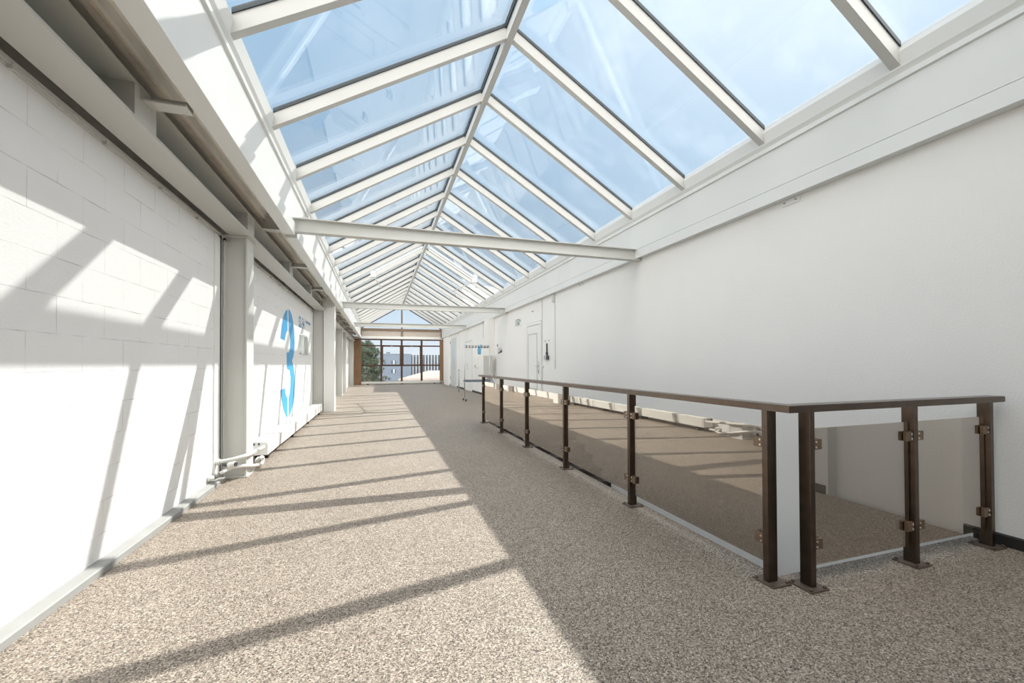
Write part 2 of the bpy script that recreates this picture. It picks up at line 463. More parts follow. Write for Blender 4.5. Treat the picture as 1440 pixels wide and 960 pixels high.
# wall end frames: pale strip, black joint
for y0 in (4.50, 10.40, 15.85):
    MBt = MB().box(XL, XL + .012, y0, y0 + .13, 0.03, 2.32)
    struct(MBt.build('trim_6', M_WHITE), 'smooth white strip closing the block wall at a column', 'trim')
    o = MB().box(XL, XL + .016, y0 + .131, y0 + .155, 0.0, 2.36)
    struct(o.build('trim_7', M_DARK), 'black vertical joint beside a column', 'trim')

# far left white door
d4 = struct(thing('door_4', 'white door at the far end of the left wall', 'door', (XL, 20.5, 0)))
MB().box(XL, XL + .05, 18.9, 19.0, 0, 2.2).box(XL, XL + .05, 22.0, 22.1, 0, 2.2).box(XL, XL + .05, 18.9, 22.1, 2.2, 2.3).build('frame', M_STEEL, d4)
MB().box(XL, XL + .03, 19.0, 22.0, 0.01, 2.2).build('leaf', M_WHITE, d4)
MB().tube([(XL + .03, 21.8, 1.05), (XL + .08, 21.8, 1.05), (XL + .08, 21.65, 1.05)], .01).build('handle', M_CHROME, d4)

# ------------------------------------------------------------------ skylight
sk = thing('skylight', 'long gabled glass skylight with white rafters over the corridor', 'skylight', (XM, 10, ZF))
YS0 = Y0 - 5 * BAY
NB = 24                       # bays up to the end wall
ys = [YS0 + k * BAY for k in range(NB + 1)]
ys = [y for y in ys if y < YE - .1] + [YE - .05]
RH = 0.118                    # rafter depth
def zb(x): return ZR - abs(x - XM) * TAN
rg = MB().prism([(XM - .034, 4.425), (XM + .034, 4.425), (XM + .034, 4.56), (XM, 4.585), (XM - .034, 4.56)], 'y', YSK, YE)
rg.build('ridge_beam', M_RAFTER, sk)
MB().prism([(XM - .055, zb(XM - .055) + RH + .045), (XM, ZR + RH + .045), (XM + .055, zb(XM + .055) + RH + .045), (XM + .055, zb(XM + .055) + RH + .062), (XM, ZR + RH + .068), (XM - .055, zb(XM - .055) + RH + .062)], 'y', YSK, YE).build('ridge_cap', M_RAFTER, sk)
for sgn, xf in ((1, XFR), (-1, XFL)):
    xi = xf - sgn * .012
    # bottom rail: stepped profile along the corridor
    P = lambda dx, z: (xf + sgn * dx, z)
    MB().prism([P(.0, 3.07), P(-.020, 3.075), P(-.020, 3.112), P(-.010, 3.116), P(-.034, 3.15), P(-.055, 3.25), P(-.02, 3.325), P(.09, 3.325), P(.09, 3.07)], 'y', YSK, YE).build('bottom_rail', M_FASCIA, sk)
    for y in ys:
        xr = XM + sgn * .02
        pts = [(xi - sgn * .012, zb(xi - sgn * .012)), (xr, zb(xr)), (xr, zb(xr) + RH), (xf + sgn * .03, zb(xf + sgn * .03) + RH), (xf + sgn * .0, zb(xf) + .02)]
        MB().prism(pts, 'y', y - .031, y + .031).build('rafter', M_RAFTER, sk)
    for a, b in zip(ys, ys[1:]):
        x1, x0 = XM + sgn * .036, xf - sgn * .045
        z = lambda x, h: zb(x) + RH + h
        pane = MB().prism([(x0 + sgn * .06, z(x0 + sgn * .06, .014)), (x1, z(x1, .014)), (x1, z(x1, .034)), (x0 + sgn * .06, z(x0 + sgn * .06, .034))], 'y', a + .024, b - .024)
        po = pane.build('glass_pane', M_ROOFSKY, sk)
        g = MB()
        for q0, q1 in ((a + .018, a + .040), (b - .040, b - .018)):
            g.prism([(x0, z(x0, .001)), (x1, z(x1, .001)), (x1, z(x1, .036)), (x0, z(x0, .036))], 'y', q0, q1)
        xa = x1 + sgn * .014
        g.prism([(x1, z(x1, -.012)), (xa, z(xa, -.012)), (xa, z(xa, .036)), (x1, z(x1, .036))], 'y', a + .03, b - .03)
        go = g.build('gasket', M_GASKET, sk)
        M_ = go.matrix_world.copy()
        go.parent = po
        go.matrix_parent_inverse = Matrix.Identity(4)
# one opened vent sash with its actuator on each slope
for sgn in (1, -1):
    yv = 12.05
    L = lambda dx, h: (XM + sgn * dx, zb(XM + sgn * dx) + h)
    vs = MB().prism([L(.09, -.03), L(1.36, -.03), L(1.36, .03), L(.09, .03)], 'y', yv - .17, yv - .09)
    vs.prism([L(.09, -.03), L(1.36, -.03), L(1.36, .01), L(.09, .01)], 'y', yv + .05, yv + .08)
    vo = vs.build('vent_sash', M_WHITE, sk)
    a_, b_ = L(1.42, -.02), L(1.18, -.10)
    v = MB().tube([(a_[0], yv + .15, a_[1]), (b_[0], yv + 2.6, b_[1])], .016)
    v.box(a_[0] - .07, a_[0] + .07, yv + .0, yv + .16, a_[1] - .07, a_[1] + .09)
    v.tube([(a_[0] - .12, yv + .2, a_[1] - .05), (a_[0] + .1, yv + .2, a_[1] + .10)], .018)
    v.build('vent_actuator', M_WHITE, sk)

# ------------------------------------------------------------------ tie beams
def tie_beam(y, z1, label):
    t = thing('tie_beam', label, 'beam', (XM, y + .05, z1 - .16), 'tie beams crossing below the skylight')
    z0 = z1 - .155
    MB().box(-1.19, XW - .004, y, y + .1, z0, z0 + .010).box(-1.19, XFR - .004, y, y + .1, z1 - .010, z1)\
        .box(-1.19, XW - .004, y + .046, y + .054, z0 + .010, z1 - .010).build('flanged_web', M_STEEL, t)
    MB().box(XFL + .003, XFL + .013, y, y + .1, z0 + .010, z1 - .010).build('end_plate', M_STEEL, t)
    MB().box(XFR + .02, XW - .004, y + .006, y + .044, z0 + .01, z0 + .03).build('wall_bracket', M_STEEL, t)
tie_beam(5.067, 2.722, 'white steel tie beam nearest the viewpoint, crossing the corridor under the skylight')
tie_beam(11.50, 2.722, 'second white steel tie beam, behind the nearest one')
tie_beam(17.04, 2.722, 'third and farthest white steel tie beam, before the end window')

# ------------------------------------------------------------------ end wall with windows
ew = MB().box(-1.8, -1.34, YE, YE + .2, 0, 3.1).box(3.70, 3.9, YE, YE + .2, 0, 3.1).box(-1.5, 3.9, YE, YE + .2, 2.50, 2.66).box(-1.5, 3.9, YE, YE + .2, -0.25, 0.14)
ew.box(-0.92, 3.42, YE - .06, YE, 2.53, 2.665)
struct(ew.build('wall_end', M_WHITE), 'white lintel and reveals around the end windows', 'wall')
for x0, x1, lb in ((-1.385, -0.90, 'brown wall panel left of the end window'), (3.385, 3.66, 'brown wall panel right of the end window')):
    o = MB().box(x0, x1, YE - .10, YE + .02, 0.0, 2.50).box(x0 + .0, x1 - .0, YE - .112, YE - .10, 0.0, 0.13)
    struct(o.build('trim_8', M_BROWN), lb, 'panel')
w1 = struct(thing('window_1', 'large brown framed window of eight panes in the end wall', 'window', (XM, YE, 0.2)))
xs = [-0.90, 0.15, XM - .04, 2.345, 3.40]
zz = [0.13, 1.05, 2.15, 2.48]
f = MB()
f.box(-0.92, 3.41, YE - .06, YE + .06, 2.45, 2.50).box(-0.92, 3.41, YE - .06, YE + .06, 0.12, 0.175)
f.box(-0.92, -0.89, YE - .06, YE + .06, .12, 2.5).box(3.38, 3.41, YE - .06, YE + .06, .12, 2.5)
for x in xs[1:4]: f.box(x - .052, x + .052, YE - .06, YE + .06, .15, 2.47)
f.box(-0.9, 3.4, YE - .05, YE + .05, 1.01, 1.09).box(-0.9, 3.4, YE - .05, YE + .05, 2.11, 2.18)
f.build('frame', M_FRAME, w1)
for i in (1, 2):
    a, b = xs[i] + .052, xs[i + 1] - .052
    s = MB().box(a, a + .05, YE - .075, YE + .03, 1.06, 2.14).box(b - .05, b, YE - .075, YE + .03, 1.06, 2.14)
    s.box(a, b, YE - .075, YE + .03, 1.02, 1.10).box(a, b, YE - .075, YE + .03, 2.09, 2.16)
    so = s.build('sash', M_FRAME, w1)
    h = MB().box((a + b) / 2 - .06, (a + b) / 2 + .06, YE - .095, YE - .075, 2.11, 2.135)
    h.build('handle', M_CHROME, w1)
for i in range(4):
    for a, b in ((.15, 1.03), (1.07, 2.13), (2.16, 2.47)):
        MB().box(xs[i] + .01, xs[i + 1] - .01, YE - .008, YE + .008, a, b).build('pane', M_WINGLASS, w1)
w2 = struct(thing('window_2', 'triangular gable window above the brown transom', 'window', (XM, YE, 2.7)))
tr = MB().box(-0.90, 3.47, YE - .06, YE + .06, 2.985, 3.10).box(-0.92, -0.87, YE - .07, YE + .06, 2.66, 3.13).box(3.43, 3.48, YE - .07, YE + .06, 2.66, 3.13)
tr.build('transom', M_TRANSOM, w2)
MB().box(-0.87, 3.43, YE - .02, YE + .04, 2.66, 2.985).build('beige_infill', M_BEIGE, w2)
MB().box(XM - .075, XM + .015, YE - .065, YE + .06, 2.66, 4.42).build('mullion', M_TRANSOM, w2)
g = MB()
for sgn in (1, -1):
    xf = XM + sgn * 2.19
    g.prism([(xf, 3.07), (XM, 3.07 + 2.19 * TAN), (XM, 3.12 + 2.19 * TAN), (xf, 3.12)], 'y', YE - .05, YE + .05)
g.build('gable_bar', M_FRAME, w2)
MB().prism([(XM - 2.1, 3.10), (XM + 2.1, 3.10), (XM, 4.36)], 'y', YE - .006, YE + .006).build('pane', M_WINGLASS, w2)

rdw = thing('radiator', 'long low white radiator below the end window', 'radiator', (XM, YE - .2, 0))
MB().box(-0.88, 3.36, YE - .22, YE - .12, 0.05, 0.165, .006).build('casing', M_RADI, rdw)
for x in (-0.6, 1.2, 3.0):
    MB().box(x, x + .1, YE - .2, YE - .14, 0, .05).build('foot', M_DARK, rdw)
MB().tube([(3.36, YE - .17, .13), (3.52, YE - .17, .13), (3.53, YE - .17, .0)], .02).build('pipe', M_RADI, rdw)
MB().tube([(3.36, YE - .17, .07), (3.47, YE - .17, .07), (3.47, YE - .17, .0)], .015).build('pipe', M_RADI, rdw)

# ------------------------------------------------------------------ left radiator with pipes
rx0, rx1, rz0, rz1 = -1.40, -1.215, 0.066, 0.218
rl = thing('radiator', 'low white tubular radiator on the floor under the blue numeral', 'radiator', (-1.3, 7.9, 0))
MB().box(rx0, rx1 - .012, 5.46, 10.33, rz0 + .004, rz1 - .012).build('core', M_RADI, rl)
joints = [5.455, 6.09, 7.10, 8.09, 9.05, 9.70, 10.335]
for a, b in zip(joints, joints[1:]):
    s = MB()
    s.box(rx1 - .014, rx1, a + .018, b - .018, rz0, rz1, .003)
    for k in range(3):
        x0 = rx0 + k * .0585
        s.box(x0 + .004, x0 + .0505, a + .018, b - .018, rz1 - .016, rz1, .004)
    s.build('tube_section', M_RADI, rl)
MB().box(rx0 - .002, rx1 + .001, 5.445, 5.458, rz0, rz1, .002).build('end_plate', M_WHITE, rl)
MB().box(rx0 + .01, rx0 + .055, 5.435, 5.447, rz1 - .035, rz1 - .012).box(rx0 + .09, rx0 + .105, 5.435, 5.447, rz1 - .035, rz1 - .012).build('end_slot', M_DGREY, rl)
for y in (5.6, 7.1, 8.6, 10.1):
    MB().box(rx0 + .02, rx1 - .03, y, y + .06, 0, rz0 + .01).build('foot', M_DARK, rl)
fp = thing('heating_pipe', 'upper white heating pipe running from the radiator end past the column to a valve', 'pipe', (-1.2, 4.9, 0))
MB().tube([(-1.25, 5.438, .165), (-1.245, 5.3, .172), (-1.235, 5.1, .19), (-1.22, 4.85, .21), (-1.205, 4.68, .225), (-1.225, 4.60, .228), (-1.30, 4.55, .215), (-1.37, 4.545, .205), (-1.43, 4.54, .20)], .018).build('tube', M_RADI, fp)
MB().tube([(-1.315, 4.475, .180), (-1.255, 4.45, .188)], .026, 14).build('valve_head', M_RADI, fp)
MB().tube([(-1.365, 4.50, .180), (-1.315, 4.475, .180)], .018, 12).tube([(-1.255, 4.45, .188), (-1.247, 4.447, .189)], .020, 12).build('valve_body', M_DGREY, fp)
MB().tube([(-1.449, 4.54, .20), (-1.41, 4.54, .20)], .03, 12).build('wall_rosette', M_RADI, fp)
rp_ = thing('heating_pipe', 'lower white heating pipe bent back in a loop at the foot of the column', 'pipe', (-1.15, 4.9, 0))
loop = [(-1.40, 4.42, .10), (-1.37, 4.47, .115), (-1.32, 4.57, .135), (-1.26, 4.65, .125), (-1.215, 4.78, .095), (-1.20, 4.95, .06), (-1.20, 5.10, .036),
        (-1.20, 5.16, .044), (-1.20, 5.18, .07), (-1.20, 5.165, .098), (-1.203, 5.13, .108), (-1.215, 5.09, .096), (-1.25, 5.12, .065), (-1.29, 5.30, .045), (-1.30, 5.42, .045)]
MB().tube(loop, .017).build('tube', M_RADI, rp_)
MB().tube([(-1.385, 4.44, .105), (-1.41, 4.40, .095)], .025, 12).build('coupling', M_CURB, rp_)
MB().tube([(-1.41, 4.40, .095), (-1.445, 4.36, .085)], .020, 10).build('pipe_end', M_RADI, rp_)

# ------------------------------------------------------------------ numeral, lettering, poster on the left wall
UL = [(7.772, 2.027), (7.636, 1.983), (7.505, 1.907), (7.425, 1.825), (7.342, 1.70), (7.26, 1.515), (7.57, 1.498), (7.61, 1.559), (7.661, 1.613), (7.713, 1.652), (7.785, 1.675)]
RR = [(7.87, 2.043), (8.0, 2.03), (8.12, 1.985), (8.253, 1.885), (8.353, 1.715), (8.406, 1.501), (8.357, 1.33), (8.25, 1.23), (8.165, 1.172), (8.25, 1.114), (8.361, 1.017), (8.42, 0.86), (8.427, 0.702),
      (8.366, 0.513), (8.245, 0.38), (8.069, 0.269), (7.89, 0.204), (7.886, 0.549), (7.985, 0.61), (8.045, 0.721), (8.045, 0.90), (7.98, 1.01), (7.74, 1.036), (7.725, 1.305), (7.93, 1.318), (8.015, 1.40), (8.03, 1.54), (7.98, 1.64), (7.873, 1.687)]
LL = [(7.269, 0.705), (7.578, 0.728), (7.62, 0.656), (7.703, 0.585), (7.792, 0.552), (7.792, 0.211), (7.63, 0.281), (7.472, 0.395), (7.36, 0.545)]
n3 = MB()
for pl in (UL, RR, LL): n3.prism(pl, 'x', XL + .0005, XL + .003)
tag(n3.build('wall_numeral', M_BLUE), 'tall bright blue stencil numeral 3 on the white block wall', 'numeral')
def text_mesh(body, size, mtx, m, name, extrude=0.001, sx=1.0):
    cu = bpy.data.curves.new('tmp_text', 'FONT'); cu.body = body; cu.size = size; cu.extrude = extrude; cu.offset = size * .012
    o = bpy.data.objects.new('tmp_text', cu); COL.objects.link(o)
    dg = bpy.context.evaluated_depsgraph_get(); dg.update()
    me = bpy.data.meshes.new_from_object(o.evaluated_get(dg))
    bpy.data.objects.remove(o); bpy.data.curves.remove(cu)
    me.transform(Matrix.Diagonal((sx, 1, 1, 1))); me.transform(mtx)
    me.materials.clear(); me.materials.append(m)
    r = bpy.data.objects.new(name, me); COL.objects.link(r)
    return r
MLEFT = lambda y, z, x=XL + .002: Matrix(((0, 0, 1, x), (1, 0, 0, y), (0, 1, 0, z), (0, 0, 0, 1)))
tx = thing('wall_lettering', 'blue lettering 52-54 with a smaller line beside it, above the poster', 'lettering', (XL, 9.4, 1.9))
def adopt(o, p):
    o.parent = p; o.matrix_parent_inverse = parent_inv(p); return o
adopt(text_mesh('52-54', 0.30, MLEFT(8.80, 1.83), M_DBLUE, 'number', sx=0.92), tx)
sm = MB()
yy = 9.60
for k in range(9):
    sm.box(XL + .0005, XL + .002, yy, yy + .05, 1.975, 2.025 + .02 * (k % 3 == 0)); yy += .074
sm.build('small_line', M_DBLUE, tx)
ps = thing('poster', 'clear acrylic notice panel on steel studs right of the blue numeral', 'poster', (XL, 9.35, 1.3))
MB().box(XL + .002, XL + .004, 8.98, 9.72, 1.34, 1.66).build('sheet', mat('pale_green_print', (0.80, 0.88, 0.865), 0.6), ps)
MB().box(XL + .018, XL + .026, 8.90, 9.80, 1.30, 1.70).build('acrylic_plate', M_ACRYL, ps)
for y in (8.95, 9.35, 9.75):
    for z in (1.325, 1.675):
        MB().tube([(XL, y, z), (XL + .034, y, z)], .016, 12).build('stud', M_CHROME, ps)
ln = MB()
for k in range(7): ln.box(XL + .004, XL + .006, 9.50, 9.68, 1.36 + .04 * k, 1.375 + .04 * k)
ln.build('printed_lines', M_GREY, ps)

# ------------------------------------------------------------------ balustrade
bl = thing('balustrade', 'bronze balustrade with smoked glass panels around the stairwell', 'railing', (1.9, 1.55, 0))
ZT = 0.90
hr = MB()
hr.prism([(1.815, 1.45), (3.505, 1.45), (3.505, 1.53), (1.895, 1.53), (1.895, 7.78), (1.815, 7.78)], 'z', ZT - .034, ZT)
bmesh.ops.bevel(hr.bm, geom=list(hr.bm.edges), offset=.003, segments=2, affect='EDGES')
hr.build('handrail', M_BRONZE, bl)
def clamp(bxs, screws, par):
    o = MB()
    for b in bxs: o.box(*b, .002)
    o.build('glass_clamp', M_CLAMP, par)
    s = MB()
    for a, b in screws: s.tube([a, b], .0055, 8)
    s.build('screw', M_SCREW, par)
XG, YG = 1.878, 1.526
def long_post(y, first=False, last=False):
    p = MB().box(1.848, 1.908, y - .016, y + .016, .008, ZT - .034, .002).build('post', M_BRONZE, bl)
    MB().box(1.825, 1.945, y - .06, y + .06, 0, .008, .001).build('base_plate', M_PLATE, p)
    s = MB()
    for dx, dy in ((1.838, -.045), (1.838, .045), (1.932, -.045), (1.932, .045)):
        s.tube([(dx, y + dy, .008), (dx, y + dy, .016)], .007, 8)
    s.build('plate_screws', M_PLATE, p)
    for z in (.698, .21):
        for sg in ((1,) if first else (-1,) if last else (1, -1)):
            a, b = sorted((y + sg * .017, y + sg * .072))
            clamp([(XG - .024, XG - .007, a, b, z - .025, z + .025), (XG + .007, XG + .024, a, b, z - .025, z + .025), (XG - .02, XG + .02, min(y + sg * .016, y + sg * .03), max(y + sg * .016, y + sg * .03), z - .022, z + .022)],
                  [((XG - .024, y + sg * .03, z + q), (XG - .028, y + sg * .03, z + q)) for q in (.013, -.013)], p)
PY = [1.615 + 1.2 * k for k in range(6)]
for k, y in enumerate(PY): long_post(y, k == 0, k == 5)
for a, b in zip(PY, PY[1:]):
    MB().box(XG - .005, XG + .005, a + .036, b - .036, .09, .775, .001).build('glass_panel', M_SMOKE, bl)
def front_post(x, first=False, last=False):
    p = MB().box(x - .016, x + .016, 1.496, 1.556, .008, ZT - .034, .002).build('post', M_BRONZE, bl)
    MB().box(x - .06, x + .06, 1.465, 1.585, 0, .008, .001).build('base_plate', M_PLATE, p)
    s = MB()
    for dx, dy in ((-.045, 1.478), (.045, 1.478), (-.045, 1.572), (.045, 1.572)):
        s.tube([(x + dx, dy, .008), (x + dx, dy, .018)], .008, 8)
    s.build('plate_screws', M_PLATE, p)
    for z in (.698, .21):
        for sg in ((1,) if first else (-1,) if last else (1, -1)):
            a, b = sorted((x + sg * .017, x + sg * .072))
            clamp([(a, b, YG - .024, YG - .007, z - .025, z + .025), (a, b, YG + .007, YG + .024, z - .025, z + .025), (min(x + sg * .016, x + sg * .03), max(x + sg * .016, x + sg * .03), YG - .02, YG + .02, z - .022, z + .022)],
                  [((x + sg * .03, YG - .024, z + q), (x + sg * .03, YG - .028, z + q)) for q in (.013, -.013)], p)
FX = [2.018, 2.79, 3.475]
for k, x in enumerate(FX): front_post(x, k == 0, k == 2)
MB().box(FX[0] + .036, FX[1] - .026, YG - .005, YG + .005, .098, .775, .001).build('glass_panel', M_SMOKE, bl)
MB().box(FX[1] + .036, FX[2] - .022, YG - .005, YG + .005, .098, .775, .001).build('glass_panel', M_SMOKE, bl)

# ------------------------------------------------------------------ stairs
st = thing('staircase', 'dark stone staircase going down behind the smoked glass balustrade', 'stairs', (2.8, 7.78, -3.0))
for i in range(20):
    yb, zt = WY1 - .3066 * (i + 1), -.055 - .1445 * i
    MB().box(WX0 + .05, XW - .002, yb - .02, yb + .33, zt - .05, zt).box(WX0 + .05, XW - .002, yb + .005, yb + .33, zt - .30, zt - .045).build('step', M_STONE, st)
MB().tube([(2.04, 7.72, .90), (2.04, 7.60, .86), (2.04, 2.6, -1.50)], .021, 12).build('stair_handrail', M_GREY, st)
for y in (7.55, 5.6, 3.6):
    z = .86 + (y - 7.6) * (2.36 / 5.0)
    MB().tube([(2.04, y, z), (2.04, y, z - .85)], .014, 8).build('baluster', M_GREY, st)

# ------------------------------------------------------------------ right wall items
def door(name, label, y0, y1, ztop, m_leaf, panel=None, handle_y=None, double=False):
    d = struct(thing(name, label, 'door', (XW, (y0 + y1) / 2, 0)))
    MB().box(XW - .02, XW, y0, y0 + .06, 0, ztop).box(XW - .02, XW, y1 - .06, y1, 0, ztop).box(XW - .02, XW, y0 + .06, y1 - .06, ztop - .06, ztop).build('frame', M_WHITE, d)
    MB().box(XW - .014, XW, y0 + .075, y1 - .075, 0.012, ztop - .075).build('leaf', m_leaf, d)
    MB().box(XW - .008, XW - .001, y0 + .055, y1 - .055, 0.0, ztop - .055).build('shadow_gap', M_GREY, d)
    MB().box(XW - .003, XW - .001, y0 - .012, y1 + .012, 0.0, ztop + .012).build('outer_joint', M_GREY, d)
    if panel:
        a, b, c_, e_ = panel
        MB().box(XW - .024, XW - .013, a, b, c_, c_ + .012).box(XW - .024, XW - .013, a, b, e_ - .012, e_).box(XW - .024, XW - .013, a, a + .012, c_, e_).box(XW - .024, XW - .013, b - .012, b, c_, e_).build('panel_moulding', M_GREY, d)
    if handle_y:
        MB().box(XW - .022, XW - .013, handle_y - .022, handle_y + .022, .86, 1.16, .002).build('lock_plate', M_CHROME, d)
        MB().tube([(XW - .02, handle_y, 1.05), (XW - .065, handle_y, 1.05), (XW - .065, handle_y + .13, 1.05)], .010, 10).build('handle', M_CHROME, d)
        MB().box(XW - .03, XW - .02, handle_y - .010, handle_y + .010, .90, .95).build('lock_cylinder', M_DGREY, d)
    return d
door('door_1', 'white panelled door in the right wall behind the railing', 8.91, 9.93, 2.095, M_WHITE, (9.16, 9.77, 0.5, 1.83), 9.06)
door('door_3', 'plain white door in the right wall behind the coat rack', 16.36, 17.82, 2.10, M_WHITE, None, 17.2)
d2 = door('door_2', 'pale grey double door at the far end of the right wall', 19.78, 21.52, 2.44, M_DOORBLUE, None, 20.3)
MB().box(XW - .018, XW - .012, 20.62, 20.64, .02, 2.36).build('leaf_joint', M_GREY, d2)
MB().box(XW - .03, XW - .014, 20.75, 20.80, 1.25, 1.45).build('push_plate', M_CHROME, d2)
for z in (2.15, 0.35):
    MB().box(XW - .035, XW - .014, 21.47, 21.50, z, z + .14).build('hinge', M_DGREY, d2)
pf = MB().box(3.47, XW, 21.75, 23.3, 0, 2.55)
struct(pf.build('trim_9', M_PLASTER), 'white wall pier beside the pale double door at the far end', 'trim')
cf = MB().box(3.315, XW, 12.965, 13.35, 0, 2.593, .003)
struct(cf.build('trim_10', M_PLASTER), 'white square pier on the right wall behind the coat rack', 'trim')
bx = thing('wall_cabinet', 'pale cabinet mounted low on the pier behind the coat rack', 'cabinet', (3.3, 12.9, .7))
MB().box(3.19, 3.47, 12.80, 12.963, .68, 1.37, .004).build('body', M_STEEL, bx)
MB().box(3.20, 3.46, 12.79, 12.80, .69, 1.36, .002).build('door', M_STEEL, bx)
MB().box(3.43, 3.44, 12.778, 12.79, .98, 1.05).build('latch', M_GREY, bx)

ex = thing('exit_sign', 'small white and teal escape route sign high on the right wall before the door', 'sign', (XW, 10.55, 2.1))
MB().box(XW - .012, XW - .001, 10.33, 10.77, 2.12, 2.31, .001).build('plate', M_WHITE, ex)
s = MB()
X0, X1 = XW - .0145, XW - .012
s.box(X0, X1, 10.72, 10.755, 2.13, 2.30)
s.box(X0, X1, 10.46, 10.66, 2.275, 2.295).box(X0, X1, 10.46, 10.485, 2.13, 2.295).box(X0, X1, 10.635, 10.66, 2.13, 2.295)
s.prism([(10.61, 2.14), (10.585, 2.14), (10.55, 2.19), (10.52, 2.14), (10.495, 2.14), (10.53, 2.21), (10.53, 2.235), (10.57, 2.235), (10.59, 2.20)], 'x', X0, X1)
s.tube([(X1, 10.55, 2.252), (X0, 10.55, 2.252)], .013, 10)
s.prism([(10.44, 2.25), (10.40, 2.25), (10.40, 2.27), (10.36, 2.24), (10.40, 2.21), (10.40, 2.23), (10.44, 2.23)], 'x', X0, X1)
s.build('pictogram', M_TEAL, ex)

def conduit(y, z0, z1, label, box_top=False, box_bot=False, rose=.0):
    t = thing('conduit', label, 'conduit', (XW, y, z0), 'cable conduits on the right wall')
    MB().box(XW - .014, XW, y - .011, y + .011, z0, z1, .002).build('duct', M_STEEL, t)
    if box_top: MB().box(XW - .05, XW, y - .015, y + .075, z1 - .17, z1 - .02, .003).build('junction_box', M_STEEL, t)
    if box_bot: MB().box(XW - .02, XW, y - .02, y + .02, z0 - .06, z0 + .14, .003).build('socket', M_STEEL, t)
conduit(8.86, 0.05, 2.59, 'thin vertical cable conduit running full height just beside the panelled door')
conduit(8.13, 1.06, 2.59, 'vertical cable conduit with a junction box on top, right of the wall intercom', True, True)
conduit(14.50, 2.03, 2.59, 'short cable conduit high on the wall left of the square pier')
conduit(19.16, 1.77, 2.59, 'cable conduit high on the wall between the two far doors')
sw = thing('wall_switch', 'round white switch on the wall beside the panelled door handle', 'switch', (XW, 8.83, 1.05))
MB().tube([(XW, 8.815, 1.06), (XW - .02, 8.815, 1.06)], .045, 20).build('base', M_WHITE, sw)
MB().tube([(XW - .02, 8.815, 1.06), (XW - .03, 8.815, 1.06)], .028, 20).build('knob', M_RADI, sw)
ic = thing('wall_intercom', 'black handset hanging on a clear plate right of the panelled door', 'intercom', (XW, 8.55, 1.2))
MB().box(XW - .010, XW - .002, 8.40, 8.71, 1.19, 1.60, .001).build('backplate', M_WHITE, ic)
MB().box(XW - .035, XW - .010, 8.537, 8.567, 1.36, 1.555, .003).build('handset_stem', M_DGREY, ic)
MB().tube([(XW - .012, 8.55, 1.33), (XW - .04, 8.55, 1.33)], .038, 16).build('handset_ring', M_DGREY, ic)
MB().box(XW - .05, XW - .010, 8.45, 8.54, 1.19, 1.285, .006).build('handset_cup', M_DGREY, ic)
MB().box(XW - .04, XW - .010, 8.56, 8.70, 1.20, 1.29, .003).build('cradle', M_GREY, ic)
for y in (8.46, 8.66): MB().tube([(XW, y, 1.615), (XW - .03, y, 1.615)], .012, 8).build('hook', M_GREY, ic)
nt = thing('notice_sheet', 'white notice sheet with black sketches on the wall right of the coat rack', 'notice', (XW, 12.4, 1.35))
MB().box(XW - .004, XW - .001, 12.06, 12.70, 1.36, 1.75).build('sheet', M_WHITE, nt)
s = MB()
s.prism([(12.69, 1.66), (12.60, 1.64), (12.57, 1.70), (12.62, 1.74), (12.67, 1.71)], 'x', XW - .007, XW - .004)
s.prism([(12.56, 1.50), (12.44, 1.46), (12.33, 1.52), (12.24, 1.50), (12.13, 1.55), (12.10, 1.47), (12.25, 1.44), (12.36, 1.45), (12.47, 1.41), (12.55, 1.44)], 'x', XW - .007, XW - .004)
for y in (12.50, 12.36, 12.22): s.box(XW - .007, XW - .004, y, y + .035, 1.50, 1.60)
s.build('sketch', M_DGREY, nt)
ds = thing('soap_dispenser', 'small grey dispenser on the wall behind the blue cloth of the coat rack', 'dispenser', (XW, 15.4, .9))
MB().box(XW - .09, XW, 15.28, 15.52, .95, 1.35, .01).build('body', M_WHITE, ds)
MB().box(XW - .10, XW - .02, 15.31, 15.49, .96, 1.08, .008).build('outlet', M_GREY, ds)

# fixing brackets below the right fascia
for y, lb in ((2.82, 'near'), (6.92, 'mid'), (9.1, 'door')):
    L = {'near': 'small bolted bracket under the right fascia in front of the nearest tie beam',
         'mid': 'small bolted bracket under the right fascia just beyond the nearest tie beam',
         'door': 'small bolted bracket under the right fascia above the panelled door'}[lb]
    t = thing('wall_bracket', L, 'bracket', (XW, y, 2.55), 'brackets under the right fascia')
    MB().box(XW - .010, XW, y - .09, y + .09, 2.54, 2.592, .002).build('plate', M_WHITE, t)
    for dy in (-.055, .055):
        MB().tube([(XW - .010, y + dy, 2.568), (XW - .022, y + dy, 2.568)], .009, 8).build('bolt', M_GREY, t)
sn = thing('wall_sensor', 'tiny dark sensor on the wall above the panelled door', 'sensor', (XW, 9.4, 2.35))
MB().tube([(XW, 9.42, 2.37), (XW - .03, 9.42, 2.37)], .022, 12).build('base', M_WHITE, sn)
MB().tube([(XW - .03, 9.42, 2.37), (XW - .045, 9.42, 2.37)], .012, 10).build('lens', M_DGREY, sn)

# grey standing post
po = thing('floor_post', 'slim grey post standing on the floor left of the coat rack', 'post', (2.98, 16.1, 0))
MB().tube([(2.98, 16.1, .012), (2.98, 16.1, .86)], .026, 14).build('pole', M_GREY, po)
MB().tube([(2.98, 16.1, .86), (2.98, 16.1, .88)], .031, 14).build('cap', M_DGREY, po)
MB().tube([(2.98, 16.1, 0), (2.98, 16.1, .012)], .06, 16).build('base', M_GREY, po)

